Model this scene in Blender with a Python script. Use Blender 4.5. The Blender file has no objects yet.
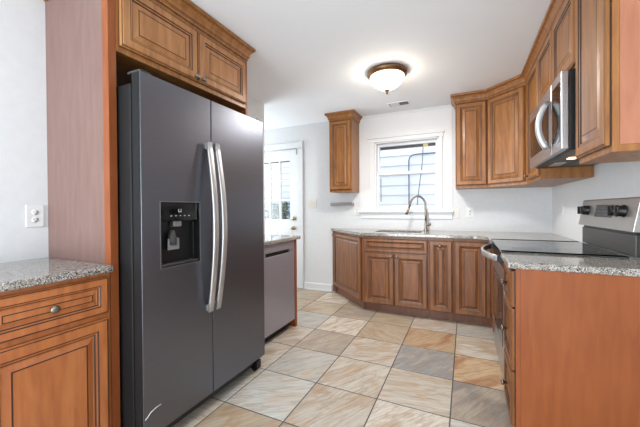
import bpy, bmesh, math, random
from mathutils import Matrix, Vector
R = math.radians
random.seed(7)
sc = bpy.context.scene
col = sc.collection

# ------------------------------------------------------------------ camera, world, lights, exposure
CH = 1.195
cam_d = bpy.data.cameras.new('camera')
cam = bpy.data.objects.new('camera', cam_d); col.objects.link(cam)
cam_d.sensor_width = 36; cam_d.lens = 307.52 / 640 * 36
cam_d.shift_y = -2.74 / 640; cam_d.clip_start = 0.02
yaw, pitch, roll = R(25.301), R(-0.429), R(-0.409)
fw = Vector((-math.sin(yaw)*math.cos(pitch), math.cos(yaw)*math.cos(pitch), math.sin(pitch)))
rt = Vector((math.cos(yaw), math.sin(yaw), 0)); up = rt.cross(fw)
r2 = math.cos(roll)*rt + math.sin(roll)*up; u2 = -math.sin(roll)*rt + math.cos(roll)*up
m = Matrix((r2, u2, -fw)).transposed().to_4x4(); m.translation = (0, 0, CH)
cam.matrix_world = m
sc.camera = cam

sc.view_settings.view_transform = 'Standard'
sc.view_settings.look = 'None'
sc.view_settings.gamma = 1
sc.view_settings.use_curve_mapping = False
sc.view_settings.exposure = 0.95

w = bpy.data.worlds.new('sky'); sc.world = w; w.use_nodes = True
bg = w.node_tree.nodes['Background']
bg.inputs[0].default_value = (0.86, 0.93, 1.0, 1); bg.inputs[1].default_value = .95

def light(name, kind, loc, energy, color=(1, 1, 1), rot=(0, 0, 0), size=1, size_y=None):
    d = bpy.data.lights.new(name, kind); d.energy = energy; d.color = color
    if kind == 'AREA':
        d.size = size
        if size_y: d.shape = 'RECTANGLE'; d.size_y = size_y
    else:
        d.shadow_soft_size = size
    o = bpy.data.objects.new(name, d); col.objects.link(o); o.location = loc; o.rotation_euler = rot
    return o
# added fill light behind the camera, tilted up to lift the ceiling
light('fill_rear', 'AREA', (-1.3, -2.45, 1.0), 74, (0.85, 0.935, 1.0), (R(120), 0, R(-22)), 1.7, 1.8)
# added fill light under the ceiling behind the camera, no fixture modelled
light('fill_ceiling_rear', 'AREA', (-0.7, -0.7, 2.41), 4, (0.88, 0.95, 1.0), (0, 0, 0), 1.1, 1.1)
# added fill light at the left, brightening the back of the room
light('fill_side', 'AREA', (-3.45, 3.4, 1.4), 17, (0.86, 0.95, 1.0), (0, R(-90), 0), 1.4, 1.1)

# ------------------------------------------------------------------ materials
def lin(c):
    return tuple(((x/255)/12.92 if x/255 <= .04045 else ((x/255+.055)/1.055)**2.4) for x in c) + (1,)
def mat(name, c, rough=.5, metal=0, emit=None, es=0, spec=.5, coat=0):
    m = bpy.data.materials.new(name); m.use_nodes = True
    b = m.node_tree.nodes['Principled BSDF']
    b.inputs['Base Color'].default_value = lin(c)
    b.inputs['Roughness'].default_value = rough; b.inputs['Metallic'].default_value = metal
    b.inputs['Specular IOR Level'].default_value = spec
    b.inputs['Coat Weight'].default_value = coat; b.inputs['Coat Roughness'].default_value = .15
    if emit: b.inputs['Emission Color'].default_value = lin(emit); b.inputs['Emission Strength'].default_value = es
    return m
def nodes(m): return m.node_tree.nodes, m.node_tree.links, m.node_tree.nodes['Principled BSDF']
def ramp(N, stops):
    r = N.new('ShaderNodeValToRGB'); e = r.color_ramp.elements
    e[0].position, e[0].color = stops[0][0], lin(stops[0][1]); e[1].position, e[1].color = stops[-1][0], lin(stops[-1][1])
    for p, c in stops[1:-1]:
        k = e.new(p); k.color = lin(c)
    return r
def noise_mat(name, stops, scale=(1, 1, 1), nscale=5, detail=4, rough=.5, metal=0, bump=0, coat=0, spec=.5, dist=0):
    m = mat(name, (128, 128, 128), rough, metal, spec=spec, coat=coat); N, L, b = nodes(m)
    tc = N.new('ShaderNodeTexCoord'); mp = N.new('ShaderNodeMapping'); mp.inputs['Scale'].default_value = scale
    n = N.new('ShaderNodeTexNoise'); n.inputs['Scale'].default_value = nscale; n.inputs['Detail'].default_value = detail
    n.inputs['Distortion'].default_value = dist
    r = ramp(N, stops)
    L.new(tc.outputs['Object'], mp.inputs[0]); L.new(mp.outputs[0], n.inputs['Vector']); L.new(n.outputs[0], r.inputs[0]); L.new(r.outputs[0], b.inputs['Base Color'])
    if bump:
        bp = N.new('ShaderNodeBump'); bp.inputs['Strength'].default_value = bump; bp.inputs['Distance'].default_value = .002
        L.new(n.outputs[0], bp.inputs['Height']); L.new(bp.outputs[0], b.inputs['Normal'])
    return m
def wood(name, a, b_, c, rough=.38, coat=.25):
    return noise_mat(name, [(.3, a), (.5, b_), (.72, c)], (9, 9, 1.3), 3.2, 6, rough, coat=coat, dist=.4)
WOOD = wood('maple_glazed', (104, 59, 24), (123, 72, 31), (142, 88, 41), .42, .08)
WOOD_UP = wood('maple_glazed_upper', (128, 80, 37), (150, 97, 48), (168, 113, 60), .4, .12)
WOOD_SIDE = wood('maple_veneer', (134, 67, 26), (142, 74, 30), (150, 81, 34), .5, .0)
WOOD_TOP = wood('maple_glazed_light', (154, 100, 54), (174, 118, 68), (190, 134, 82))
WOOD_LIT = wood('maple_glazed_lit', (164, 92, 46), (180, 106, 55), (194, 120, 67), .34, .35)  # lighter wood copy, light on the left cabinet painted into its colour
VENEER_GLARE = wood('pinkish_veneer_glare', (117, 87, 79), (124, 94, 85), (131, 101, 92), .42, .2)  # veneer colour with some of the glare on the tall panel painted in
GLAZE = mat('dark_glaze', (58, 31, 17), .5)
TOE = wood('toe_kick_wood', (96, 54, 32), (108, 62, 38), (118, 70, 44))
WALL = noise_mat('wall_paint', [(.3, (222, 223, 224)), (.7, (226, 227, 228))], nscale=20, rough=.7, bump=.03)
CEIL = mat('ceiling_paint', (243, 246, 250), .85)
TRIM = mat('white_trim_paint', (232, 233, 234), .4)
STEEL = noise_mat('brushed_steel', [(.3, (176, 176, 178)), (.7, (196, 196, 198))], (1, 1, 60), 6, 3, .3, 1)
DWSTEEL = noise_mat('satin_steel', [(.3, (166, 166, 178)), (.7, (180, 180, 190))], (1, 1, 60), 6, 3, .42, .7)
NICKEL = mat('brushed_nickel', (150, 140, 128), .34, 1)
PEWTER = mat('pewter_knob', (138, 130, 122), .38, 1)
FRIDGE = noise_mat('black_stainless', [(.3, (114, 117, 126)), (.7, (119, 122, 131))], (1, 1, 60), 6, 3, .36, .94)
FRIDGE_BODY = mat('fridge_side', (22, 22, 23), .55, spec=.3)
HANDLE = mat('satin_handle', (196, 195, 194), .42, .85)
BLACK = mat('black_plastic', (14, 14, 15), .4)
BLACKGLASS = mat('black_glass', (10, 10, 11), .06)
CERAMIC = mat('black_ceramic', (9, 9, 10), .05); CERAMIC.node_tree.nodes['Principled BSDF'].inputs['IOR'].default_value = 2.1
DARKGREY = mat('dark_grey_plastic', (58, 57, 56), .45)
WHITEPL = mat('white_plastic', (232, 232, 230), .35)
BEIGE_AND_SHADED = mat('ivory_and_shaded_white', (224, 220, 211), .35)
BRONZE = mat('aged_bronze', (120, 92, 66), .4, .8)
BRASS = mat('brass', (176, 158, 116), .35, 1)
SHADE = mat('frosted_glass_lit', (240, 226, 200), .5, emit=(255, 240, 220), es=15.0)
LENS = mat('lit_lens', (255, 220, 180), .4, emit=(255, 190, 130), es=4.0)
GROUT = mat('grout', (92, 86, 80), .9)
SINKM = mat('sink_steel', (120, 116, 112), .35, 1)
GLASS = mat('window_glass', (255, 255, 255), 0)
def mk_glass():
    N, L, b = nodes(GLASS); out = N['Material Output']
    t = N.new('ShaderNodeBsdfTransparent'); g = N.new('ShaderNodeBsdfGlossy'); g.inputs['Roughness'].default_value = .02
    mx = N.new('ShaderNodeMixShader'); mx.inputs[0].default_value = .05
    L.new(t.outputs[0], mx.inputs[1]); L.new(g.outputs[0], mx.inputs[2]); L.new(mx.outputs[0], out.inputs['Surface'])
mk_glass()
def granite():
    m = mat('granite', (150, 145, 138), .06); N, L, b = nodes(m)
    tc = N.new('ShaderNodeTexCoord')
    v = N.new('ShaderNodeTexVoronoi'); v.inputs['Scale'].default_value = 290
    n = N.new('ShaderNodeTexNoise'); n.inputs['Scale'].default_value = 60; n.inputs['Detail'].default_value = 5
    sx = N.new('ShaderNodeSeparateColor')
    L.new(tc.outputs['Object'], v.inputs['Vector']); L.new(tc.outputs['Object'], n.inputs['Vector'])
    L.new(v.outputs['Color'], sx.inputs[0])
    ad = N.new('ShaderNodeMath'); ad.operation = 'MULTIPLY_ADD'; ad.inputs[1].default_value = .62
    ml = N.new('ShaderNodeMath'); ml.operation = 'MULTIPLY'; ml.inputs[1].default_value = .42
    L.new(n.outputs[0], ml.inputs[0]); L.new(sx.outputs[0], ad.inputs[0]); L.new(ml.outputs[0], ad.inputs[2])
    r = ramp(N, [(.2, (36, 34, 33)), (.33, (74, 70, 67)), (.38, (134, 129, 122)), (.56, (164, 158, 149)), (.68, (150, 135, 117)), (.75, (200, 198, 195)), (.92, (216, 215, 212))])
    L.new(ad.outputs[0], r.inputs[0]); L.new(r.outputs[0], b.inputs['Base Color'])
    return m
GRANITE = granite()
def tile_mat():
    m = mat('slate_tile', (180, 165, 145), .33); N, L, b = nodes(m)
    at = N.new('ShaderNodeAttribute'); at.attribute_name = 'tint'
    at2 = N.new('ShaderNodeAttribute'); at2.attribute_name = 'vein'
    uv = N.new('ShaderNodeTexCoord')
    mp = N.new('ShaderNodeMapping'); mp.inputs['Scale'].default_value = (.5, 10, 1)
    n = N.new('ShaderNodeTexNoise'); n.inputs['Scale'].default_value = 2.4; n.inputs['Detail'].default_value = 7; n.inputs['Roughness'].default_value = .75; n.inputs['Distortion'].default_value = .18
    mp2 = N.new('ShaderNodeMapping'); mp2.inputs['Scale'].default_value = (.5, 1.3, 1); mp2.inputs['Location'].default_value = (3, 5, 0)
    n2 = N.new('ShaderNodeTexNoise'); n2.inputs['Scale'].default_value = 1.7; n2.inputs['Detail'].default_value = 5; n2.inputs['Distortion'].default_value = 1.4
    for a in (mp, mp2): L.new(uv.outputs['UV'], a.inputs[0])
    L.new(mp.outputs[0], n.inputs['Vector']); L.new(mp2.outputs[0], n2.inputs['Vector'])
    r1 = ramp(N, [(.3, (172, 168, 163)), (.48, (226, 224, 222)), (.66, (255, 255, 255))])
    L.new(n.outputs[0], r1.inputs[0])
    mu = N.new('ShaderNodeMix'); mu.data_type = 'RGBA'; mu.blend_type = 'MULTIPLY'; mu.inputs[0].default_value = .8
    L.new(at.outputs['Color'], mu.inputs[6]); L.new(r1.outputs[0], mu.inputs[7])
    r2_ = ramp(N, [(.47, (0, 0, 0)), (.66, (255, 255, 255))]); L.new(n2.outputs[0], r2_.inputs[0])
    mx = N.new('ShaderNodeMix'); mx.data_type = 'RGBA'
    sc_ = N.new('ShaderNodeMath'); sc_.operation = 'MULTIPLY'; sc_.inputs[1].default_value = 1.0
    L.new(r2_.outputs[0], sc_.inputs[0]); L.new(sc_.outputs[0], mx.inputs[0])
    L.new(mu.outputs[2], mx.inputs[6])
    mv = N.new('ShaderNodeMix'); mv.data_type = 'RGBA'; mv.blend_type = 'MULTIPLY'; mv.inputs[0].default_value = .7
    L.new(at2.outputs['Color'], mv.inputs[6]); L.new(r1.outputs[0], mv.inputs[7])
    L.new(mv.outputs[2], mx.inputs[7])
    mp3 = N.new('ShaderNodeMapping'); mp3.inputs['Scale'].default_value = (.4, 2.3, 1); mp3.inputs['Location'].default_value = (11, 2, 0)
    n3 = N.new('ShaderNodeTexNoise'); n3.inputs['Scale'].default_value = 1.5; n3.inputs['Detail'].default_value = 6; n3.inputs['Roughness'].default_value = .6; n3.inputs['Distortion'].default_value = .35
    L.new(uv.outputs['UV'], mp3.inputs[0]); L.new(mp3.outputs[0], n3.inputs['Vector'])
    r3 = ramp(N, [(.455, (0, 0, 0)), (.492, (170, 170, 170)), (.508, (170, 170, 170)), (.54, (0, 0, 0))]); L.new(n3.outputs[0], r3.inputs[0])
    m3 = N.new('ShaderNodeMix'); m3.data_type = 'RGBA'; m3.inputs[7].default_value = lin((150, 122, 98))
    L.new(r3.outputs[0], m3.inputs[0]); L.new(mx.outputs[2], m3.inputs[6]); L.new(m3.outputs[2], b.inputs['Base Color'])
    bp = N.new('ShaderNodeBump'); bp.inputs['Strength'].default_value = .12; bp.inputs['Distance'].default_value = .003
    L.new(n.outputs[0], bp.inputs['Height']); L.new(bp.outputs[0], b.inputs['Normal'])
    return m
TILE = tile_mat()

# ------------------------------------------------------------------ mesh helpers
class MB:
    """collects geometry; faces carry a material slot number"""
    def __init__(s): s.v = []; s.f = []; s.m = []; s.sm = []
    def face(s, pts, mi=0, smooth=False):
        i = len(s.v); s.v += [tuple(p) for p in pts]; s.f.append(tuple(range(i, i+len(pts)))); s.m.append(mi); s.sm.append(smooth)
        return s
    def box(s, x0, x1, y0, y1, z0, z1, mi=0):
        i = len(s.v)
        s.v += [(x, y, z) for z in (z0, z1) for x, y in ((x0, y0), (x1, y0), (x1, y1), (x0, y1))]
        for f in ((3, 2, 1, 0), (4, 5, 6, 7), (0, 1, 5, 4), (1, 2, 6, 5), (2, 3, 7, 6), (3, 0, 4, 7)):
            s.f.append(tuple(i+k for k in f)); s.m.append(mi); s.sm.append(False)
        return s
    def prism(s, poly, z0, z1, mi=0):
        n = len(poly); i = len(s.v)
        s.v += [(x, y, z0) for x, y in poly] + [(x, y, z1) for x, y in poly]
        s.f.append(tuple(i+k for k in reversed(range(n)))); s.f.append(tuple(i+n+k for k in range(n)))
        for k in range(n): s.f.append((i+k, i+(k+1) % n, i+n+(k+1) % n, i+n+k))
        s.m += [mi]*(n+2); s.sm += [False]*(n+2)
        return s
    def grid(s, rings, closed_u=True, caps=True, mi=0, smooth=True):
        n = len(rings[0]); i = len(s.v)
        for r in rings: s.v += [tuple(p) for p in r]
        for a in range(len(rings)-1):
            for k in range(n if closed_u else n-1):
                s.f.append((i+a*n+k, i+a*n+(k+1) % n, i+(a+1)*n+(k+1) % n, i+(a+1)*n+k)); s.m.append(mi); s.sm.append(smooth)
        if caps:
            s.f.append(tuple(i+k for k in reversed(range(n)))); s.f.append(tuple(i+(len(rings)-1)*n+k for k in range(n)))
            s.m += [mi]*2; s.sm += [False]*2
        return s
    def tube(s, path, r, n=10, mi=0, sx=None):
        path = [Vector(p) for p in path]; rings = []
        rs = r if isinstance(r, (list, tuple)) else [r]*len(path)
        t0 = (path[1]-path[0]).normalized()
        a = t0.orthogonal().normalized()
        for k, p in enumerate(path):
            t = (path[min(k+1, len(path)-1)]-path[max(k-1, 0)]).normalized()
            a = (a - t*a.dot(t)).normalized(); b = t.cross(a)
            rings.append([p + (a*math.cos(q)+b*math.sin(q))*rs[k] for q in [2*math.pi*j/n for j in range(n)]])
        return s.grid(rings, mi=mi)
    def bar(s, path, side, wd, th, mi=0):
        """rectangular bar swept on a path, side = constant width direction"""
        path = [Vector(p) for p in path]; sd = Vector(side).normalized(); rings = []
        for k, p in enumerate(path):
            t = (path[min(k+1, len(path)-1)]-path[max(k-1, 0)]).normalized(); nn = sd.cross(t).normalized()
            c = .3
            prof = [(-1, -1+c), (-1+c*.6, -1), (1-c*.6, -1), (1, -1+c), (1, 1-c), (1-c*.6, 1), (-1+c*.6, 1), (-1, 1-c)]
            rings.append([p + sd*(q*wd/2) + nn*(w_*th/2) for q, w_ in prof])
        return s.grid(rings, mi=mi, smooth=True)
    def lathe(s, prof, c=(0, 0, 0), axis='z', n=20, mi=0):
        rings = []
        for r, h in prof:
            ring = []
            for j in range(n):
                a = 2*math.pi*j/n; x, y = r*math.cos(a), r*math.sin(a)
                p = {'z': (x, y, h), 'y': (x, h, y), 'x': (h, x, y)}[axis]
                ring.append((c[0]+p[0], c[1]+p[1], c[2]+p[2]))
            rings.append(ring)
        return s.grid(rings, mi=mi)
    def sweep(s, path, prof, mats=None):
        """profile (out, z) swept on a 2D path, outwards = right of the direction, mitred"""
        n = len(path); P = [Vector(p) for p in path]; M = []
        for k in range(n):
            ns = []
            for a, b in ((k-1, k), (k, k+1)):
                if a >= 0 and b < n:
                    d = (P[b]-P[a]).normalized(); ns.append(Vector((d.y, -d.x)))
            if len(ns) == 1: M.append(ns[0])
            else:
                q = (ns[0]+ns[1]).normalized(); M.append(q/q.dot(ns[0]))
        rings = [[(P[k].x+M[k].x*o, P[k].y+M[k].y*o, z) for o, z in prof] for k in range(n)]
        i = len(s.v); q = len(prof)
        for r in rings: s.v += r
        for a in range(n-1):
            for k in range(q):
                s.f.append((i+a*q+k, i+(a+1)*q+k, i+(a+1)*q+(k+1) % q, i+a*q+(k+1) % q)); s.m.append(mats[k] if mats else 0); s.sm.append(False)
        s.f.append(tuple(i+k for k in range(q))); s.f.append(tuple(i+(n-1)*q+k for k in reversed(range(q)))); s.m += [0, 0]; s.sm += [False]*2
        return s
    def door(s, x0, x1, z0, z1, yb=0.0, k=None):
        """raised-panel front facing -y, back on y=yb; slot 0 wood, slot 1 glaze"""
        wdt, h = x1-x0, z1-z0
        k = min(1, min(wdt, h)/2/.112) if k is None else k
        rings = [(0, 0, 0), (0, .004, 1), (0, .013, 0), (.004, .017, 0), (.0085, .017, 1), (.011, .020, 0), (.046, .020, 0), (.0515, .016, 1), (.058, .015, 0), (.0635, .010, 1), (.069, .009, 0), (.091, .016, 0), (.0965, .0165, 1)]
        last = None
        for ins, d, mi in rings:
            i_ = ins*k; y = yb-d
            r = [(x0+i_, y, z0+i_), (x1-i_, y, z0+i_), (x1-i_, y, z1-i_), (x0+i_, y, z1-i_)]
            if last:
                for j in range(4): s.face([last[j], last[(j+1) % 4], r[(j+1) % 4], r[j]], mi)
            else: s.face(list(reversed(r)), 0)
            last = r
        s.face(last, 0)
        return s
    def build(s, name, mats, parent=None, world=False, bevel=0, seg=2, label=None, auto=False):
        me = bpy.data.meshes.new(name)
        vs = s.v
        if world and parent is not None:
            inv = parent.matrix_basis.inverted(); vs = [tuple(inv @ Vector(p)) for p in vs]
        me.from_pydata(vs, [], s.f)
        if not isinstance(mats, (list, tuple)): mats = [mats]
        for mm in mats: me.materials.append(mm)
        me.polygons.foreach_set('material_index', s.m); me.polygons.foreach_set('use_smooth', s.sm)
        bm = bmesh.new(); bm.from_mesh(me); bmesh.ops.remove_doubles(bm, verts=bm.verts, dist=1e-5)
        bmesh.ops.recalc_face_normals(bm, faces=bm.faces); bm.to_mesh(me); bm.free()
        o = bpy.data.objects.new(name, me); col.objects.link(o)
        if parent is not None: o.parent = parent
        if bevel:
            b = o.modifiers.new('bevel', 'BEVEL'); b.width = bevel; b.segments = seg; b.limit_method = 'ANGLE'; b.angle_limit = R(40)
        if label: o['label'] = label
        return o
def tag(o, label, cat, group=None):
    o['label'] = label; o['category'] = cat
    if group: o['group'] = group
    return o
def thing(name, label, cat, loc, rz=0, group=None):
    o = bpy.data.objects.new(name, None); col.objects.link(o)
    o.location = loc; o.rotation_euler = (0, 0, rz); o.empty_display_size = .1
    o.matrix_basis = Matrix.Translation(loc) @ Matrix.Rotation(rz, 4, 'Z')
    return tag(o, label, cat, group)
def struct(o): o['kind'] = 'structure'; return o
def sroot(name, loc=(0, 0, 0), rz=0):
    o = bpy.data.objects.new(name, None); col.objects.link(o)
    o.matrix_basis = Matrix.Translation(loc) @ Matrix.Rotation(rz, 4, 'Z'); return struct(o)
LEFT, RIGHT = R(90), R(-90)     # fronts facing +X, facing -X

# ------------------------------------------------------------------ room shell
XL, XR, YB, HC = -2.093, 0.842, 4.05, 2.444
XF, YR = -3.6, -2.6
T, TX, TY = .423, -.505, 2.307
def build_floor():
    pal = {'c': (214, 205, 191), 'g': (166, 166, 165), 't': (198, 182, 158), 'o': (206, 178, 144), 'b': (172, 160, 146), 'p': (200, 199, 192), 'd': (152, 146, 140)}
    veins = {'c': (192, 168, 142), 'g': (190, 180, 168), 't': (176, 148, 118), 'o': (168, 116, 78), 'b': (196, 178, 156), 'p': (206, 192, 174), 'd': (180, 168, 152)}
    known = {(0, 0): 'g', (0, 1): 'o', (0, 2): 'c', (1, 0): 'o', (1, 1): 'c', (1, -1): 'd', (0, -1): 'c', (-1, -1): 'c', (-1, 0): 'c', (-1, 1): 't', (-1, 2): 't',
             (-2, 0): 'b', (-2, 1): 'c', (-2, 2): 'b', (-2, -1): 'p', (-3, 0): 'c', (-3, 1): 'p', (-2, -2): 'p', (-1, -2): 'c', (-3, -1): 'c', (-3, -2): 'p', (-4, 1): 'c', (-4, 2): 't',
             (-3, 2): 't', (1, 2): 'p', (0, -2): 'c', (-3, 3): 'c', (-4, 3): 't', (-2, 3): 't', (-4, 0): 'c'}
    verts, faces, tints, vv, uvs = [], [], [], [], []
    for i in range(-8, 4):
        for j in range(-12, 5):
            x0, x1 = max(TX+i*T, XF), min(TX+(i+1)*T, XR); y0, y1 = max(TY+j*T, YR), min(TY+(j+1)*T, YB)
            if x1-x0 < .02 or y1-y0 < .02: continue
            g = .0036; k = known.get((i, j)) or random.choice('ccctptgbc')
            base = pal[k]; ve = veins[k]; f = random.uniform(.95, 1.05)
            ang = random.choice((40, 50, 35, 55, 140, 45, 10, 60)); ca, sa = math.cos(R(ang)), math.sin(R(ang)); ou, ov = random.uniform(0, 40), random.uniform(0, 40)
            n = len(verts)
            for (a, b, z) in ((x0+g, y0+g, -.001), (x1-g, y0+g, -.001), (x1-g, y1-g, -.001), (x0+g, y1-g, -.001), (x0+g+.002, y0+g+.002, 0), (x1-g-.002, y0+g+.002, 0), (x1-g-.002, y1-g-.002, 0), (x0+g+.002, y1-g-.002, 0)):
                verts.append((a, b, z))
            for q in ((4, 5, 6, 7), (0, 1, 5, 4), (1, 2, 6, 5), (2, 3, 7, 6), (3, 0, 4, 7)):
                faces.append([n+t for t in q])
                for t in q:
                    x, y, _ = verts[n+t]; dx, dy = (x-x0)/T*1.4, (y-y0)/T*1.4
                    uvs.append((dx*ca+dy*sa+ou, -dx*sa+dy*ca+ov)); tints.append(lin(tuple(min(255, c*f) for c in base))); vv.append(lin(ve))
    n = len(verts); nt = len(faces)
    verts += [(XF, YR, -.0025), (XR, YR, -.0025), (XR, YB, -.0025), (XF, YB, -.0025)]; faces.append([n, n+1, n+2, n+3])
    for _ in range(4): uvs.append((0, 0)); tints.append((.3, .3, .3, 1)); vv.append((.3, .3, .3, 1))
    me = bpy.data.meshes.new('floor'); me.from_pydata(verts, [], faces)
    me.materials.append(TILE); me.materials.append(GROUT); me.polygons[nt].material_index = 1
    me.uv_layers.new(name='UVMap'); me.color_attributes.new('tint', 'FLOAT_COLOR', 'CORNER'); me.color_attributes.new('vein', 'FLOAT_COLOR', 'CORNER')
    ul = me.uv_layers['UVMap']; ca_ = me.color_attributes['tint']; cb_ = me.color_attributes['vein']
    for q in range(len(uvs)):
        ul.data[q].uv = uvs[q]; ca_.data[q].color = tints[q]; cb_.data[q].color = vv[q]
    o = bpy.data.objects.new('floor', me); col.objects.link(o); struct(o)
build_floor()
struct(MB().box(XF-.1, XR+.1, YR-.1, YB+.15, HC, HC+.1).build('ceiling', CEIL))
struct(MB().box(XR, XR+.1, YR-.1, YB+.15, -.1, HC).build('wall_right', WALL))
# left wall: a little deeper beyond the refrigerator, ending before the back door
wl = MB().box(XL-.2, XL, YR, 1.926, -.1, HC).box(XL-.2, -2.165, 1.926, 3.04, -.1, HC)
struct(wl.build('wall_left', WALL))
struct(MB().box(XF-.1, XF, YR-.1, YB+.15, -.1, HC).build('wall_side', WALL))
# back wall with window and door openings
WX0, WX1, WZ0, WZ1 = -1.095, -.292, 1.165, 2.068
DX0, DX1, DZ1 = -3.03, -2.285, 2.10
wb = MB()
t0, t1 = YB, YB+.15
wb.box(XF-.1, DX0, t0, t1, -.1, HC).box(DX0, DX1, t0, t1, DZ1, HC).box(DX1, WX0, t0, t1, -.1, HC)
wb.box(WX0, WX1, t0, t1, -.1, WZ0).box(WX0, WX1, t0, t1, WZ1, HC).box(WX1, XR, t0, t1, -.1, HC)
struct(wb.build('wall_back', WALL))
# rear wall behind the camera with a wide opening added for the fill light
wr = MB().box(XF-.1, -2.25, YR-.1, YR, -.1, HC).box(.45, XR, YR-.1, YR, -.1, HC).box(-2.25, .45, YR-.1, YR, 2.35, HC)
struct(wr.build('wall_rear', WALL))
struct(MB().box(DX1+.105, -1.735, YB-.014, YB, 0, .10).box(DX1+.105, -1.735, YB-.018, YB, 0, .018).build('baseboard_back', TRIM, bevel=.004))
struct(MB().box(XR-.014, XR, YR, 1.84, 0, .10).build('baseboard_right', TRIM, bevel=.004))
struct(MB().box(XL, XL+.014, YR, .42, 0, .10).build('baseboard_left', TRIM, bevel=.004))
# flat board around the window
struct(MB().box(-1.30, -1.168, YB-.008, YB, 1.15, 2.40).box(-.247, -.142, YB-.008, YB, 1.15, 2.40).box(-1.168, -.247, YB-.008, YB, 2.135, 2.40).build('trim_1', TRIM))

# window_1
wn = sroot('window_1', (-.694, YB, 1.15))
cs = MB().box(-1.165, WX0, YB-.02, YB, 1.15, 2.068).box(WX1, -.25, YB-.02, YB, 1.15, 2.068).box(-1.175, -.24, YB-.022, YB, 2.068, 2.115).box(-1.19, -.225, YB-.04, YB, 2.115, 2.133)
cs.build('casing', TRIM, wn, True, .003)
MB().box(-1.31, -.128, YB-.055, YB+.03, 1.135, 1.16).build('sill', TRIM, wn, True, .005)
MB().box(-1.29, -.14, YB-.016, YB, 1.056, 1.135).build('apron', TRIM, wn, True, .003)
MB().box(WX0, WX0+.018, YB, YB+.14, 1.165, WZ1).box(WX1-.018, WX1, YB, YB+.14, 1.165, WZ1).box(WX0, WX1, YB, YB+.14, WZ1-.012, WZ1).box(WX0, WX1, YB+.03, YB+.14, 1.165, 1.175).build('jamb', TRIM, wn, True)
def sash(z0, z1, y, nm):
    x0, x1 = WX0+.018, WX1-.018; b = .026
    s = MB().box(x0, x0+b, y, y+.03, z0, z1).box(x1-b, x1, y, y+.03, z0, z1).box(x0+b, x1-b, y, y+.03, z0, z0+(.05 if z0 < 1.3 else .034)).box(x0+b, x1-b, y, y+.03, z1-.034, z1)
    so = s.build('sash', TRIM, wn, True, .003)
    MB().box(x0+b, x1-b, y+.012, y+.016, z0+.03, z1-.03).build('pane', GLASS, so, False)
sash(1.178, 1.668, YB+.035, 'lower'); sash(1.635, 2.054, YB+.075, 'upper')
MB().box(WX0+.046, -.49, YB+.118, YB+.13, 1.985, 2.022).box(-.43, WX1-.046, YB+.118, YB+.13, 1.985, 2.022).box(WX0+.046, WX0+.053, YB+.118, YB+.13, 1.28, 1.6).build('storm_track', mat('storm_track_grey', (60, 62, 70), .5), wn, True)
MB().box(-.49, -.43, YB+.118, YB+.13, 1.985, 2.02).build('tape', mat('yellow_tape', (214, 190, 120), .5), wn, True)

# door_1
dr = sroot('door_1', (-2.66, YB, 0))
cs = MB().box(DX1, DX1+.095, YB-.02, YB, 0, 2.10).box(DX0-.095, DX0, YB-.02, YB, 0, 2.10).box(DX0-.095, DX1+.095, YB-.02, YB, 2.10, 2.195)
cs.build('casing', TRIM, dr, True, .004)
LX = [-2.985, -2.80, -2.615, -2.43]; LZ = [1.03, 1.33, 1.63, 1.93]
sl = MB(); d0, d1 = YB+.02, YB+.06
sl.box(DX0+.003, LX[0], d0, d1, .01, 2.097).box(LX[3], DX1-.003, d0, d1, .01, 2.097).box(LX[0], LX[3], d0, d1, 1.93, 2.097).box(LX[0], LX[3], d0, d1, .01, 1.03)
sl.build('slab', TRIM, dr, True, .002)
mu = MB()
for x in LX[1:3]: mu.box(x-.012, x+.012, d0, d1, 1.03, 1.93)
for z in LZ[1:3]: mu.box(LX[0], LX[3], d0+.002, d1-.002, z-.012, z+.012)
mu.build('muntin', TRIM, dr, True)
MB().box(LX[0], LX[3], d0+.018, d0+.022, 1.03, 1.93).build('pane', GLASS, dr, True)
MB().box(LX[0], LX[3], d0+.008, d0+.017, 1.914, 1.9295).build('glass_dark_strip', mat('strip_dark', (84, 80, 70), .7), dr, True)  # plain dark strip across the top of the door glass
for a, b in ((.2, .85),): 
    for x0, x1 in ((-2.95, -2.67), (-2.63, -2.39)): MB().box(x0, x1, d0-.006, d0, a, b).build('panel', TRIM, dr, True, .004)
MB().lathe([(.0, -.03), (.026, -.03), (.03, -.02), (.03, 0)], (-2.365, d0, 1.045), 'y').build('deadbolt', BRASS, dr, True)
MB().lathe([(.0, -.07), (.02, -.068), (.027, -.05), (.022, -.035), (.011, -.028), (.011, -.012), (.03, -.008), (.03, 0)], (-2.365, d0, .90), 'y').build('door_knob', BRASS, dr, True)
MB().box(-2.296, -2.278, YB-.024, YB+.018, 2.01, 2.09).build('hinge', mat('hinge_grey', (170, 170, 168), .4, .5), dr, True)

# ------------------------------------------------------------------ shared cabinet pieces
def knob(parent, x, z, y=-.020):
    return MB().lathe([(.006, 0), (.006, -.012), (.012, -.016), (.0165, -.02), (.0165, -.025), (.011, -.030), (0.001, -.031)], (x, y, z), 'y', 14).build('knob', PEWTER, parent)
def front(parent, kind, x0, x1, z0, z1, kn=None, wd=None, label=None):
    o = MB().door(x0, x1, z0, z1, -.001).build(kind, [wd or WOOD, GLAZE], parent, label=label)
    if kn: knob(o, kn[0], kn[1], -.0205)
    return o
def carcass(parent, W, D, z0, z1, wd, y0=0):
    return MB().box(0, W, y0, D, z0, z1).build('carcass', wd, parent, bevel=.0015, seg=1)
def toe(parent, W, D, rec=.075):
    return MB().box(.001, W-.001, rec, D-.001, 0, .098).build('toe_kick', TOE, parent)
CROWN = [(0, 0), (.005, 0), (.005, .012), (.012, .02), (.013, .024), (.016, .045), (.028, .064), (.036, .07), (.036, .074), (.046, .078), (.048, .096), (.044, .0985), (0, .0985)]
CM = [0, 0, 0, 1, 0, 0, 0, 1, 0, 0, 1, 0, 0]
ZCR = 2.344
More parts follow.
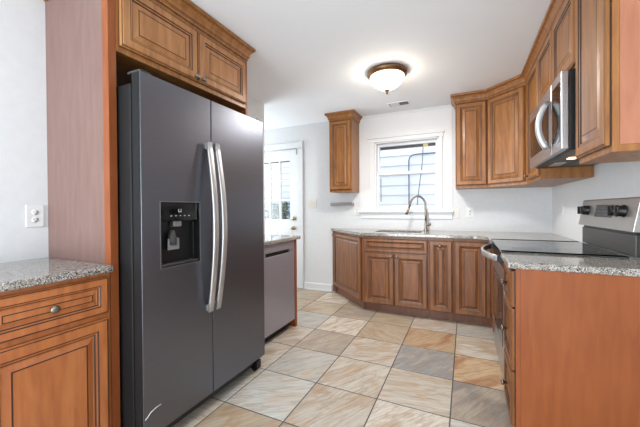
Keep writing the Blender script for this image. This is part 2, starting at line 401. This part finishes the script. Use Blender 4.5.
def crown_prof(): return [(o+.001, ZCR+z) for o, z in CROWN]

# ------------------------------------------------------------------ left: fridge surround
XC = -1.528
YA0, YA1, YB0, YB1 = .895, .933, 1.905, 1.925
t = thing('tall_side_panel', 'tall pinkish wood panel standing left of the refrigerator, behind the short granite counter', 'panel', (XC, YA0, 0), LEFT)
MB().box(XL+.001, XC-.045, YA0+.002, YA1, 0, ZCR-.001).build('veneer_sheet', VENEER_GLARE, t, True)
MB().box(XC-.045, XC, YA0, YA1, 0, ZCR-.001).build('front_stile', WOOD_SIDE, t, True, .0015, label='orange-brown front edge stile')
tag(MB().box(XL+.001, XC, YB0, YB1, 0, ZCR-.001).build('side_panel', WOOD_SIDE), 'narrow wood end panel between the refrigerator and the dishwasher counter', 'panel')
t = thing('wall_cabinet', 'wide low wood cabinet above the refrigerator with two raised-panel doors', 'cabinet', (XC, YA1+.001, 1.967), LEFT)
W = YB0-YA1-.002
MB().box(0, W, 0, .563, 0, ZCR-1.967-.001).build('carcass', WOOD_UP, t, bevel=.0015, seg=1)
front(t, 'door', .012, .491, .03, .345, (.466, .05), WOOD_TOP); front(t, 'door', .497, W-.012, .03, .345, (.522, .05), WOOD_TOP)
MB().sweep([(XL+.004, YA0), (XC, YA0), (XC, YB1), (XL+.004, YB1)], crown_prof(), CM).build('crown_molding', [WOOD_UP, GLAZE], t, True)

# refrigerator ------------------------------------------------------
fr = thing('refrigerator', 'large dark steel side-by-side refrigerator with bar handles, standing between wood panels', 'refrigerator', (-1.363, .938, 0), LEFT)
FW = .962
MB().box(.004, FW-.004, .075, .70, .05, 1.80).build('body', FRIDGE_BODY, fr, bevel=.006)
MB().box(.02, FW-.02, .045, .075, .045, .10).build('base_grille', BLACK, fr)
def fdoor(x0, x1, hole=None):
    z0, z1, y0, y1 = .103, 1.843, 0, .062
    b = MB()
    if not hole: b.box(x0, x1, y0, y1, z0, z1)
    else:
        a0, a1, c0, c1 = hole; d = .05
        b.face([(x0, y1, z0), (x1, y1, z0), (x1, y1, z1), (x0, y1, z1)])
        b.face([(x0, y0, z0), (x0, y1, z0), (x0, y1, z1), (x0, y0, z1)], 2)
        for q in (((x1, y0, z0), (x1, y1, z0), (x1, y1, z1), (x1, y0, z1)), ((x0, y0, z0), (x1, y0, z0), (x1, y1, z0), (x0, y1, z0)), ((x0, y0, z1), (x1, y0, z1), (x1, y1, z1), (x0, y1, z1))): b.face(q)
        o_ = [(x0, y0, z0), (x1, y0, z0), (x1, y0, z1), (x0, y0, z1)]; i_ = [(a0, y0, c0), (a1, y0, c0), (a1, y0, c1), (a0, y0, c1)]; k_ = [(p[0], y0+d, p[2]) for p in i_]
        for j in range(4):
            b.face([o_[j], o_[(j+1) % 4], i_[(j+1) % 4], i_[j]]); b.face([i_[j], i_[(j+1) % 4], k_[(j+1) % 4], k_[j]], 1)
        b.face(k_, 1)
    return b
dl = fdoor(0, .436, (.100, .347, .903, 1.233)).build('door', [FRIDGE, BLACK, FRIDGE_BODY], fr, bevel=.005, label='left freezer door with ice and water dispenser')
drt = fdoor(.442, FW).build('door', FRIDGE, fr, bevel=.005, label='plain wider right door')
def fhandle(parent, x, bow):
    pts = []
    for k in range(17):
        s = k/16; pts.append((x, -.02-(bow-.004)*math.sin(math.pi*s), .60+.985*s))
    b = MB().bar(pts, (1, 0, 0), .036, .014)
    b.box(x-.012, x+.012, -.022, 0, .605, .64).box(x-.012, x+.012, -.022, 0, 1.545, 1.58)
    return b.build('handle', HANDLE, parent)
fhandle(dl, .404, .05); fhandle(drt, .464, .06)
# dispenser inside the left door
dp = MB().box(.1005, .3465, .004, .03, 1.135, 1.2325).build('dispenser', BLACKGLASS, dl, bevel=.003)
ICON = mat('icon_grey', (190, 190, 190), .5)
for k in range(5):
    MB().box(.16+.028*k, .168+.028*k, .0032, .004, 1.160, 1.164).build('control_icon', ICON, dl)
MB().box(.208, .211, .0032, .004, 1.184, 1.198).box(.223, .226, .0032, .004, 1.184, 1.198).box(.208, .226, .0032, .004, 1.181, 1.184).build('control_icon', ICON, dl)
MB().box(.185, .235, .012, .045, 1.105, 1.135).build('water_nozzle', STEEL, dl, bevel=.004)
MB().lathe([(.022, 0), (.024, .03), (.016, .055), (.012, .075)], (.185, .025, 1.01), 'z', 12).build('ice_chute', DARKGREY, dl)
MB().box(.155, .225, .018, .026, .985, 1.045).build('paddle', mat('grey_paddle', (130, 132, 136), .35), dl, bevel=.004)
MB().box(.108, .34, .004, .048, .905, .918).build('drip_tray', DARKGREY, dl, bevel=.003)
fm = MB()
x0, x1, z0, z1, e = .100, .347, .903, 1.233, .005
fm.box(x0-e, x1+e, -.002, .001, z0-e, z0).box(x0-e, x1+e, -.002, .001, z1, z1+e).box(x0-e, x0, -.002, .001, z0, z1).box(x1, x1+e, -.002, .001, z0, z1)
fm.build('dispenser_trim', mat('dispenser_trim_grey', (150, 150, 154), .3, .8), dl)
sb = MB().tube([(.008, -.0005, .205), (.022, -.0005, .213), (.035, -.0005, .226), (.05, -.0005, .229), (.064, -.0005, .233), (.09, -.0005, .234)], .0022, 5)
sb.build('scratch', mat('scratch_white', (215, 215, 215), .5), dl, label='pale jagged scratch near the bottom corner')
def text_mesh(name, body, size, loc, rot, material, parent):
    c = bpy.data.curves.new(name, 'FONT'); c.body = body; c.size = size; c.extrude = .0006; c.align_x = 'CENTER'; c.align_y = 'CENTER'; c.shear = .25
    o = bpy.data.objects.new(name+'_tmp', c); col.objects.link(o)
    bpy.context.view_layer.update()
    me = bpy.data.meshes.new_from_object(o.evaluated_get(bpy.context.evaluated_depsgraph_get()))
    bpy.data.objects.remove(o); me.materials.clear(); me.materials.append(material); me.name = name
    q = bpy.data.objects.new(name, me); col.objects.link(q); q.parent = parent; q.location = loc; q.rotation_euler = rot
    return q
text_mesh('badge', 'Whirlpool', .024, (.868, -.001, 1.772), (R(90), 0, 0), mat('badge_silver', (225, 225, 225), .3, .3), drt)
for x in (.05, FW-.05):
    MB().box(x-.025, x+.025, .02, .075, .02, .075).lathe([(.022, -.018), (.022, .018)], (x, .05, .022), 'x', 12).build('foot', BLACK, fr)
for x in (.035, FW-.035):
    MB().box(x-.03, x+.03, .01, .10, 1.8435, 1.855).build('hinge_cover', DARKGREY, fr, bevel=.004)

# left base cabinet and counter -------------------------------------
lb = thing('base_cabinet', 'wood base cabinet with one drawer over one door, under the left granite counter', 'cabinet', (-1.531, .43, 0), LEFT)
LBW = .463
carcass(lb, LBW, .558, .10, .902, WOOD_LIT); toe(lb, LBW, .555)
front(lb, 'drawer', .010, LBW-.016, .715, .882, (.228, .797), WOOD_LIT); front(lb, 'door', .010, LBW-.016, .115, .690, None, WOOD_LIT)
tag(MB().box(XL+.002, -1.497, .41, .8935, .903, .936).build('countertop', GRANITE, bevel=.008, seg=3), 'short speckled granite countertop at the left wall beside the tall pinkish panel', 'countertop')

# dishwasher ---------------------------------------------------------
dw = thing('dishwasher', 'stainless steel dishwasher beyond the refrigerator, under a granite counter', 'dishwasher', (-1.555, 2.085, 0), LEFT)
MB().box(.004, .598, .03, .55, .09, .882).build('body', DARKGREY, dw)
MB().box(.006, .596, 0, .029, .085, .768).build('door', DWSTEEL, dw, bevel=.004)
MB().box(.006, .596, 0, .029, .803, .880).build('control_strip', DWSTEEL, dw, bevel=.004)
MB().box(.006, .596, .016, .029, .7685, .8025).build('pocket_handle', BLACK, dw)
for a, b in ((.006, .10), (.50, .596)): MB().box(a, b, .0, .015, .7685, .8025).build('pocket_end', DWSTEEL, dw)
MB().box(.01, .59, .07, .08, 0, .09).build('toe_panel', BLACK, dw)
tag(MB().box(-2.14, -1.556, 2.69, 2.73, 0, .884).build('end_panel', WOOD_SIDE, bevel=.002), 'narrow orange-brown wood end panel at the far side of the dishwasher', 'panel')
tag(MB().box(-2.163, -1.527, 1.928, 2.765, .885, .918).build('countertop', GRANITE, bevel=.006, seg=3), 'granite countertop over the dishwasher, in front of the white door', 'countertop')

# ------------------------------------------------------------------ back run of base cabinets
YF = 3.445
# angled end cabinet
A, Bp = Vector((-1.70, 4.046)), Vector((-1.087, YF)); ang = math.atan2(Bp.y-A.y, Bp.x-A.x); AL = (Bp-A).length
ac = thing('corner_base_cabinet', 'angled wood end cabinet at the left end of the sink counter, with one tall door', 'cabinet', (A.x, A.y, 0), ang)
MB().prism([(A.x, A.y), (Bp.x, Bp.y), (Bp.x, 4.046)], .10, .878).build('carcass', WOOD, ac, True)
MB().prism([(A.x+.02, A.y-.001), (A.x+.06, A.y-.03), (Bp.x, Bp.y+.07), (Bp.x, 4.046)], 0, .099).build('toe_kick', TOE, ac, True)
MB().box(.0, .028, -.018, -.001, .02, .876).build('stile', WOOD, ac)
ad = front(ac, 'door', .033, AL-.022, .105, .855, None)
knob(ad, .06, .825, -.0205)
# sink base: open-topped box of panels
sx0, sx1 = -1.085, -.361
sb_ = thing('sink_base_cabinet', 'wood sink base cabinet under the window, false drawer over two doors', 'cabinet', (sx0, YF, 0), 0)
SW = sx1-sx0
MB().box(0, .018, 0, .60, .10, .878).box(SW-.018, SW, 0, .60, .10, .878).box(.018, SW-.018, 0, .60, .10, .118).box(.018, SW-.018, .588, .60, .118, .878).box(.018, SW-.018, 0, .018, .118, .878).build('carcass', WOOD, sb_)
toe(sb_, SW, .6)
front(sb_, 'false_drawer_front', .022, SW-.006, .698, .848)
front(sb_, 'door', .022, .364, .105, .686, (.336, .655)); front(sb_, 'door', .370, SW-.006, .105, .686, (.398, .655))
nb = thing('base_cabinet', 'narrow wood base cabinet with one tall slim door, right of the sink cabinet', 'cabinet', (-.359, YF, 0), 0)
carcass(nb, .246, .60, .10, .878, WOOD); toe(nb, .246, .6); front(nb, 'door', .010, .236, .105, .848, (.12, .795))
cb = thing('base_cabinet', 'wood base cabinet with a tall door in the corner by the range', 'cabinet', (-.111, YF, 0), 0)
carcass(cb, .343, .60, .10, .878, WOOD); toe(cb, .36, .6); front(cb, 'door', .008, .296, .105, .848)
# cabinet between the corner and the range, facing left
fc = thing('base_cabinet', 'dim slim wood cabinet between the range and the corner, facing the refrigerator', 'cabinet', (.234, YF-.002, 0), RIGHT)
FCW = YF-.002-3.037
carcass(fc, FCW, .60, .10, .878, WOOD); toe(fc, FCW, .6, .06); front(fc, 'door', .025, FCW-.008, .105, .848, (FCW-.04, .80))

# L countertop with the sink cut-out
def l_counter():
    z1, z0 = .914, .879
    out = [(-1.735, 4.047), (-1.735, 4.03), (-1.105, 3.412), (.075, 3.412)]
    for k in range(1, 8):
        a = R(90*k/8); out.append((.075+.115*math.sin(a), 3.412-.115*(1-math.cos(a))))
    out += [(.19, 3.297), (.19, 3.037), (XR-.002, 3.037), (XR-.002, 4.047)]
    hole = [(-.985, 3.56), (-.985, 3.90), (-.46, 3.90), (-.46, 3.56)]
    me = bpy.data.meshes.new('countertop'); bm = bmesh.new()
    def loop(pts):
        vs = [bm.verts.new((x, y, z1)) for x, y in pts]; return [bm.edges.new((vs[k], vs[(k+1) % len(vs)])) for k in range(len(vs))]
    es = loop(out)+loop(hole)
    r = bmesh.ops.triangle_fill(bm, use_beauty=True, edges=es)
    fs = [f for f in bm.faces]
    ex = bmesh.ops.extrude_face_region(bm, geom=fs)
    bmesh.ops.translate(bm, vec=(0, 0, z0-z1), verts=[v for v in ex['geom'] if isinstance(v, bmesh.types.BMVert)])
    bmesh.ops.recalc_face_normals(bm, faces=bm.faces)
    bm.to_mesh(me); bm.free(); me.materials.append(GRANITE)
    o = bpy.data.objects.new('countertop', me); col.objects.link(o)
    b = o.modifiers.new('bevel', 'BEVEL'); b.width = .006; b.segments = 3; b.limit_method = 'ANGLE'; b.angle_limit = R(50)
    tag(o, 'long L-shaped granite countertop along the back wall, holding the sink', 'countertop')
l_counter()
sk = thing('kitchen_sink', 'undermount steel sink let into the back granite counter below the window', 'sink', (-.72, 3.73, .70), 0)
x0, x1, y0, y1, zb, zt = -.985, -.46, 3.56, 3.90, .70, .8785
s = MB().box(x0-.012, x1+.012, y0-.012, y1+.012, zb-.004, zb).box(x0-.012, x0, y0-.012, y1+.012, zb, zt).box(x1, x1+.012, y0-.012, y1+.012, zb, zt).box(x0, x1, y0-.012, y0, zb, zt).box(x0, x1, y1, y1+.012, zb, zt)
s.build('basin', SINKM, sk, True)
MB().lathe([(0, .0), (.03, .001), (.04, .004), (.045, .001)], (-.72, 3.75, zb), 'z').build('drain', STEEL, sk, True)
# faucet
fa = thing('faucet', 'brushed nickel gooseneck pull-down faucet behind the sink', 'faucet', (-.437, 3.945, .914), 0)
MB().lathe([(.028, 0), (.028, .006), (.020, .012), (.017, .03), (.017, .10), (.013, .115)], (0, 0, .001), 'z').build('base', NICKEL, fa)
pts = [(0, 0, .11), (0, 0, .2), (-.003, -.002, .28)]
for k in range(1, 11):
    a = math.pi*k/11; pts.append((-.09+.088*math.cos(a), -.03*(1-math.cos(a)), .30+.122*math.sin(a)))
pts += [(-.185, -.062, .29)]
MB().tube(pts, .0125, 10).build('spout', NICKEL, fa)
MB().tube([(-.185, -.062, .29), (-.20, -.067, .25), (-.222, -.074, .20)], [.0125, .015, .016], 10).build('spray_head', NICKEL, fa)
MB().tube([(0, 0, .07), (.035, -.008, .075)], .015, 10).tube([(.03, -.008, .075), (.06, -.014, .082)], [.019, .012], 10).build('lever', NICKEL, fa)

# ------------------------------------------------------------------ range
RY0, RY1 = 2.197, 3.033
rg = thing('range', 'freestanding electric range with black glass cooktop and steel control panel, at right wall', 'range', (.222, RY1, 0), RIGHT)
RW = RY1-RY0
MB().box(.002, RW-.002, .03, .60, .03, .904).build('body', BLACK, rg)
MB().box(.01, RW-.01, .03, .06, .0, .0295).build('kick', BLACK, rg)
MB().box(.004, RW-.004, 0, .029, .05, .225).build('storage_drawer', STEEL, rg, bevel=.004)
od = MB().box(.004, RW-.004, -.008, .029, .235, .80).build('oven_door', STEEL, rg, bevel=.004)
MB().box(.07, RW-.07, -.011, -.008, .30, .70).build('oven_window', BLACKGLASS, od)
hp = []
for k in range(15):
    s = k/14; hp.append((.045+(RW-.15)*s, -.03-.075*math.sin(math.pi*s)**.7, .862))
MB().bar(hp, (0, 0, 1), .040, .016).build('handle', HANDLE, od)
for a, b in ((.035, .06), (RW-.12, RW-.085)): MB().box(a, b, -.038, -.008, .842, .878).build('handle_bracket', BLACK, od)
MB().box(.004, RW-.004, -.008, .029, .805, .903).build('vent_trim', BLACK, rg)
ct = MB().box(.001, RW-.001, -.022, .575, .905, .921).build('cooktop', CERAMIC, rg, bevel=.003)
for a, b in ((.001, .022), (RW-.045, RW-.001)): MB().box(a, b, -.021, .572, .9212, .9235).build('cooktop_edge', mat('matte_black', (8, 8, 8), 1, spec=0), ct)
def ring(cx, cy, r):
    b = MB(); n = 32
    for q in (r, r*.62):
        for k in range(n):
            a, c = 2*math.pi*k/n, 2*math.pi*(k+1)/n
            b.face([(cx+q*math.cos(a), cy+q*math.sin(a), .9213), (cx+q*math.cos(c), cy+q*math.sin(c), .9213), (cx+(q-.003)*math.cos(c), cy+(q-.003)*math.sin(c), .9213), (cx+(q-.003)*math.cos(a), cy+(q-.003)*math.sin(a), .9213)])
    return b.build('burner_ring', mat('burner_mark', (70, 70, 72), .3), ct)
for c in ((.22, .14, .105), (.62, .14, .08), (.22, .41, .08), (.62, .41, .105)): ring(*c)
# backguard: plain lower riser, dark gap, leaning control panel
MB().box(.006, RW-.002, .598, .617, .9215, 1.04).build('riser', mat('riser_grey', (70, 68, 66), .35, .5), rg, bevel=.003)
MB().box(.03, RW-.002, .602, .617, 1.0405, 1.056).build('vent_slot', BLACK, rg)
bg_ = MB()
prof = [(.575, 1.057), (.606, 1.238), (.612, 1.245), (.617, 1.245), (.617, 1.057)]
bg_.grid([[(0, y, z) for y, z in prof], [(RW+.03, y, z) for y, z in prof]], smooth=False)
bgo = bg_.build('control_panel', mat('backguard_steel', (178, 174, 170), .33, .85), rg, bevel=.004)
def on_panel(z): return .575+(z-1.057)*(.031/.181)
def panel_box(x0, x1, z0, z1, th):
    b = MB(); a, c = on_panel(z0), on_panel(z1)
    lo = [(x0, a, z0), (x1, a, z0), (x1, c, z1), (x0, c, z1)]; hi = [(p[0], p[1]-th, p[2]+th*.17) for p in lo]
    b.face(lo); b.face(hi)
    for j in range(4): b.face([lo[j], lo[(j+1) % 4], hi[(j+1) % 4], hi[j]])
    return b
dsp = panel_box(.30, .565, 1.125, 1.205, .004).build('display', mat('display_dark', (34, 33, 35), .3), bgo)
DMK = mat('display_mark_grey', (140, 140, 146), .5)
for r_ in range(3):
    for k in range(9):
        if (k*7+r_*3) % 4 == 0: continue
        x = .315+.027*k; z = 1.138+.022*r_; y = on_panel(z)-.0045
        MB().box(x, x+.012, y-.0008, y, z, z+.005).build('display_mark', DMK, dsp)
for x in (.085, .155, .63, .72):
    z = 1.168; y = on_panel(z)
    k_ = MB().lathe([(.036, 0), (.036, -.006), (.031, -.012), (.028, -.034), (.024, -.037), (.001, -.037)], (x, y, z), 'y', 18)
    k_.box(x-.006, x+.006, y-.046, y-.036, z-.028, z+.028)
    k_.build('control_knob', BLACK, bgo)

# near base cabinet with drawers, and its counter
NY0 = 1.858
nd = thing('drawer_base_cabinet', 'wood three-drawer base cabinet with plain orange-brown side, nearest the viewer at right', 'cabinet', (.232, RY0-.004, 0), RIGHT)
NW = RY0-.004-NY0
MB().box(0, NW, .0, .606, .05, .878).build('carcass', WOOD_SIDE, nd, bevel=.0015, seg=1)
MB().box(.001, NW-.001, .05, .6, 0, .049).build('toe_kick', TOE, nd)
MB().box(NW, NW+.004, .022, .606, .0, .878).build('side_skin', WOOD_SIDE, nd)
for a, b in ((.678, .862), (.348, .668), (.055, .338)):
    front(nd, 'drawer', .008, NW-.004, a, b, (NW/2, (a+b)/2))
tag(MB().box(.196, XR-.002, 1.838, RY0-.003, .879, .914).build('countertop', GRANITE, bevel=.009, seg=3), 'short granite countertop on the three-drawer cabinet, in front of the range', 'countertop')

# ------------------------------------------------------------------ wall cabinets
UZ0, UZ1 = 1.408, ZCR-.001
def upper(name, label, loc, rz, W, doors, z0=UZ0, D=.303, wd=WOOD_UP):
    t = thing(name, label, 'cabinet', (loc[0], loc[1], z0), rz)
    MB().box(0, W, 0, D, 0, UZ1-z0).build('carcass', wd, t, bevel=.0015, seg=1)
    for (a, b, kn) in doors: front(t, 'door', a, b, .028, UZ1-z0-.006, kn, wd)
    return t
t = upper('wall_cabinet', 'small tall single-door wood cabinet alone on the wall left of the window', (-1.625, 3.745), 0, .312, [(.006, .306, None)])
MB().sweep([(-1.625, 4.046), (-1.625, 3.745), (-1.313, 3.745), (-1.313, 4.046)], crown_prof(), CM).build('crown_molding', [WOOD_UP, GLAZE], t, True)
upper('wall_cabinet', 'slim single-door wood wall cabinet just right of the window', (-.099, 3.745), 0, .313, [(.006, .306, None)])
dc = thing('corner_wall_cabinet', 'diagonal wood wall cabinet in the corner above the counter', 'cabinet', (.216, 3.745, UZ0), R(-45))
MB().prism([(.216, 3.745), (.521, 3.44), (XR-.002, 3.44), (XR-.002, 4.047), (.216, 4.047)], UZ0, UZ1).build('carcass', WOOD_UP, dc, True)
front(dc, 'door', .012, .419, .028, UZ1-UZ0-.006, None, WOOD_UP)
upper('wall_cabinet', 'narrow wood wall cabinet between the corner cabinet and the microwave', (.521, 3.438), RIGHT, .588, [(.16, .580, (.19, .06))], D=.319)
upper('wall_cabinet', 'short two-door wood cabinet mounted above the microwave', (.521, 2.848), RIGHT, .881, [(.008, .436, None), (.444, .873, None)], z0=1.904, D=.319)
nu = upper('wall_cabinet', 'tall wood wall cabinet nearest the viewer, right of the microwave, with pinkish side', (.521, 1.965), RIGHT, .385, [(.010, .375, None)], D=.319)
MB().box(.385, .388, .022, .318, .028, UZ1-UZ0).build('side_skin', wood('warm_pink_veneer_glare', (164, 104, 76), (174, 113, 84), (182, 121, 92), .45, .15), nu)  # pink veneer tone, part of it painted-in glare
cr = MB().sweep([(-.099, 4.046), (-.099, 3.745), (.216, 3.745), (.521, 3.44), (.521, 1.578), (XR-.003, 1.578)], crown_prof(), CM).build('crown_molding', [WOOD_UP, GLAZE])
tag(cr, 'wood crown molding running over the wall cabinets at right, up to the ceiling', 'molding')

# microwave
MY0, MY1 = 1.975, 2.842
mw = thing('microwave', 'over-the-range steel microwave with curved vertical handle, hung above the range', 'microwave', (.450, MY1, 1.487), RIGHT)
MW, MH = MY1-MY0, .413
MB().box(.002, MW-.002, .034, .389, .004, MH).build('body', BLACK, mw, bevel=.003)
md = MB().box(0, .66, 0, .032, .006, MH-.002).build('door', STEEL, mw, bevel=.004)
MB().box(.045, .60, -.003, 0, .075, MH-.075).build('window', BLACKGLASS, md)
hp = [(.625, -.014-.042*math.sin(math.pi*k/14)**.8, .05+.27*k/14) for k in range(15)]
MB().bar(hp, (1, 0, 0), .04, .028).build('handle', HANDLE, md)
cp = MB().box(.663, MW, 0, .032, .006, MH-.002).build('control_panel', STEEL, mw, bevel=.004)
MB().box(.69, MW-.025, -.002, 0, .05, MH-.05).build('keypad', BLACKGLASS, cp)
MB().box(.01, MW-.01, .045, .37, 0, .0035).build('underside', DARKGREY, mw)
for k in range(2):
    MB().box(.12+.40*k, .36+.40*k, .20, .33, -.003, -.0002).build('filter', mat('filter_grey', (110, 108, 104), .5, .6), mw)
MB().box(.50, .56, .11, .15, -.004, -.0002).build('lamp_lens', LENS, mw)
MB().box(.15, .32, .09, .15, -.004, -.0002).build('lamp_lens', mat('unlit_lens', (190, 186, 178), .3), mw)

# ------------------------------------------------------------------ ceiling fittings
cl = thing('ceiling_light', 'round flush ceiling light with bronze rim and lit frosted bowl', 'lamp', (-.645, 2.82, HC), 0)
MB().lathe([(.10, -.001), (.175, -.001), (.183, -.012), (.180, -.03), (.165, -.048), (.150, -.052), (.10, -.04)], (0, 0, 0), 'z', 36).build('rim', BRONZE, cl)
MB().lathe([(.149, -.050), (.150, -.062), (.138, -.088), (.115, -.118), (.08, -.145), (.04, -.160), (.012, -.165)], (0, 0, 0), 'z', 36).build('bowl', SHADE, cl)
MB().lathe([(.0, -.163), (.022, -.165), (.024, -.172), (.012, -.180), (.008, -.19), (.012, -.20), (.0, -.21)], (0, 0, 0), 'z', 16).build('finial', BRONZE, cl)
lamp = light('ceiling_light_bulb', 'AREA', (-.645, 2.82, 2.225), 12, (1.0, .98, .96), (0, 0, 0), .26)
lamp.data.shape = 'DISK'
vt = thing('ceiling_vent', 'small rectangular louvred vent on the ceiling beyond the light', 'vent', (-.715, 3.75, HC), 0)
fm = MB().box(-.125, .125, -.075, -.06, -.006, -.0005).box(-.125, .125, .06, .075, -.006, -.0005).box(-.125, -.11, -.06, .06, -.006, -.0005).box(.11, .125, -.06, .06, -.006, -.0005).box(-.004, .004, -.06, .06, -.006, -.0005)
fm.build('frame', WHITEPL, vt)
MB().box(-.11, .11, -.06, .06, -.0018, -.0006).build('duct', mat('duct_dark', (70, 70, 70), .8), vt)
for k in range(7):
    x = -.102+.015*k
    MB().face([(x, -.06, -.006), (x, .06, -.006), (x+.013, .06, -.0022), (x+.013, -.06, -.0022)]).build('slat', WHITEPL, vt)
    x = .010+.0148*k
    MB().face([(x, -.06, -.0022), (x, .06, -.0022), (x+.008, .06, -.006), (x+.008, -.06, -.006)]).build('slat', mat('slat_shaded', (170, 170, 170), .5), vt)  # right-hand slats greyer: shade of the opposite tilt put in the colour

# ------------------------------------------------------------------ wall plates and towel bar
def plate(name, label, cat, loc, rz, wd, ht, kind, m_=WHITEPL):
    t = thing(name, label, cat, loc, rz)
    MB().box(-wd/2, wd/2, -.006, -.0005, -ht/2, ht/2).build('cover_plate', m_, t, bevel=.002)
    dk = mat('slot_dark', (60, 56, 50), .6)
    if kind == 'outlet':
        for s in (-1, 1):
            so = MB().lathe([(.015, -.006), (.015, -.0075), (0, -.0075)], (0, 0, s*.02), 'y', 18).build('socket', m_, t)
            MB().box(-.0085, -.0055, -.0082, -.0076, s*.02-.002, s*.02+.008).box(.0055, .0085, -.0082, -.0076, s*.02-.002, s*.02+.008).box(-.003, .003, -.0082, -.0076, s*.02-.012, s*.02-.007).build('slots', dk, so)
    elif kind == 'switch':
        n = 2 if wd > .1 else 1
        for k in range(n):
            x = (k-(n-1)/2)*.046
            MB().box(x-.005, x+.005, -.016, -.006, -.004, .012).build('toggle', m_, t)
    return t
plate('wall_outlet', 'white duplex outlet on the left wall above the short granite counter', 'outlet', (XL, .839, 1.165), LEFT, .076, .118, 'outlet')
plate('light_switch', 'double light switch plate on the back wall beside the white door', 'switch', (-2.038, YB, 1.263), 0, .135, .118, 'switch', BEIGE_AND_SHADED)  # white plate: its shadowed look is put in as ivory colour
plate('light_switch', 'single ivory switch plate right of the window sill', 'switch', (-.098, YB, 1.125), 0, .074, .115, 'switch', BEIGE_AND_SHADED)
plate('wall_outlet', 'white duplex outlet on the back wall under the slim wall cabinet', 'outlet', (.05, YB, 1.135), 0, .08, .118, 'outlet')
plate('wall_outlet', 'ivory outlet just left of the window sill under the small cabinet', 'outlet', (-1.352, YB, 1.155), 0, .07, .115, 'outlet')
plate('wall_plate', 'blank white cover plate on the right wall near the corner', 'cover plate', (XR, 3.63, 1.17), RIGHT, .07, .115, 'blank')
tb = thing('towel_bar', 'short brushed metal towel bar below the small wall cabinet', 'towel bar', (-1.55, YB, 1.25), 0)
MB().box(-.175, .165, -.075, -.055, -.018, .022).build('bar', STEEL, tb, bevel=.004)
for x in (-.155, .145):
    MB().box(x-.016, x+.016, -.056, -.001, -.022, .02).build('bracket', NICKEL, tb, bevel=.004)

# ------------------------------------------------------------------ outside
SID = mat('white_siding', (236, 238, 242), .6)
SIDL = mat('siding_lap_gap', (186, 194, 212), .8)
hs = thing('neighbor_house', 'white clapboard house wall seen through the kitchen window', 'house', (-1.2, 6.0, -.1), 0)
sd = MB()
z = -.05; x0, x1 = -2.15, 2.2
while z < 4.0:
    sd.face([(x0, 6.0-.022, z), (x1, 6.0-.022, z), (x1, 6.0, z+.187), (x0, 6.0, z+.187)], 0)
    sd.face([(x0, 6.0, z), (x1, 6.0, z), (x1, 6.0-.022, z), (x0, 6.0-.022, z)], 1); z += .187
sd.box(x0, x1, 6.001, 6.2, -.1, 4.0)
sd.build('siding', [SID, SIDL], hs, True)
tag(MB().tube([(-.957, 5.94, .0), (-.957, 5.94, 2.08), (-.94, 5.94, 2.14), (-.89, 5.94, 2.178), (-.82, 5.94, 2.19), (.6, 5.94, 2.19)], .011, 8).build('conduit_pipe', mat('conduit_grey', (92, 100, 122), .5)), 'grey conduit pipe bending right on the white siding outside', 'pipe')
tag(MB().tube([(-.66, 5.93, 3.2), (-.69, 5.90, 2.39), (-.715, 5.90, 1.98), (-.79, 5.90, 1.40), (-.82, 5.90, 1.1)], .008, 6).build('hanging_cable', mat('cable_grey', (110, 116, 130), .6)), 'thin cable hanging slantwise in front of the white siding outside', 'cable')
h2 = thing('garden_house', 'white clapboard building seen through the glass of the back door', 'house', (-5.2, 8.6, -.1), 0)
sd = MB(); z = -.05
while z < 4.4:
    sd.face([(-8.5, 8.578, z), (-2.6, 8.578, z), (-2.6, 8.6, z+.2), (-8.5, 8.6, z+.2)], 0); sd.face([(-8.5, 8.6, z), (-2.6, 8.6, z), (-2.6, 8.578, z), (-8.5, 8.578, z)], 1); z += .2
sd.box(-8.5, -2.6, 8.601, 8.8, -.1, 4.4)
sd.build('siding', [SID, SIDL], h2, True)
MB().box(-6.6, -4.3, 7.9, 7.95, -.1, 1.36).box(-6.65, -4.25, 7.87, 7.98, 1.36, 1.43).build('low_fence', mat('pale_blue_fence', (176, 196, 220), .6))
tag(bpy.data.objects['low_fence'], 'pale blue low garden fence beyond the back door', 'fence')
def shrub(label, cx, cy, h, r, n):
    t = thing('shrub', label, 'shrub', (cx, cy, -.1), 0)
    rnd = random.Random(n); b = MB()
    for k in range(n):
        a, rr, z = rnd.uniform(0, 6.28), r*rnd.uniform(.3, 1), rnd.uniform(.1, h)
        rr *= (1-.3*z/h)
        p = Vector((rr*math.cos(a), rr*math.sin(a), z)); d = Vector((rnd.uniform(-1, 1), rnd.uniform(-1, 1), rnd.uniform(-.3, 1))).normalized(); s = d.cross(Vector((rnd.uniform(-1, 1), rnd.uniform(-1, 1), rnd.uniform(-1, 1)))).normalized()
        b.face([p-d*.045, p+s*.024, p+d*.045, p-s*.024])
    b.build('foliage', noise_mat('shrub_leaf', [(.3, (70, 84, 62)), (.7, (140, 146, 124))], nscale=18, rough=.6), t)
    MB().tube([(0, 0, 0), (.01, 0, h*.5), (0, .02, h*.85)], [.03, .02, .01], 6).build('stem', mat('shrub_stem', (90, 76, 60), .8), t)
shrub('grey-green leafy shrub seen through the right pane of the back door', -4.55, 7.1, 1.46, .38, 1500)
shrub('sparse leafy shrub before the pale blue fence, left of the denser one', -5.25, 7.4, 1.25, .25, 320)
struct(MB().box(-12, 6, YB+.16, 14, -.2, -.1).build('ground', mat('pale_paving', (190, 188, 182), .9)))
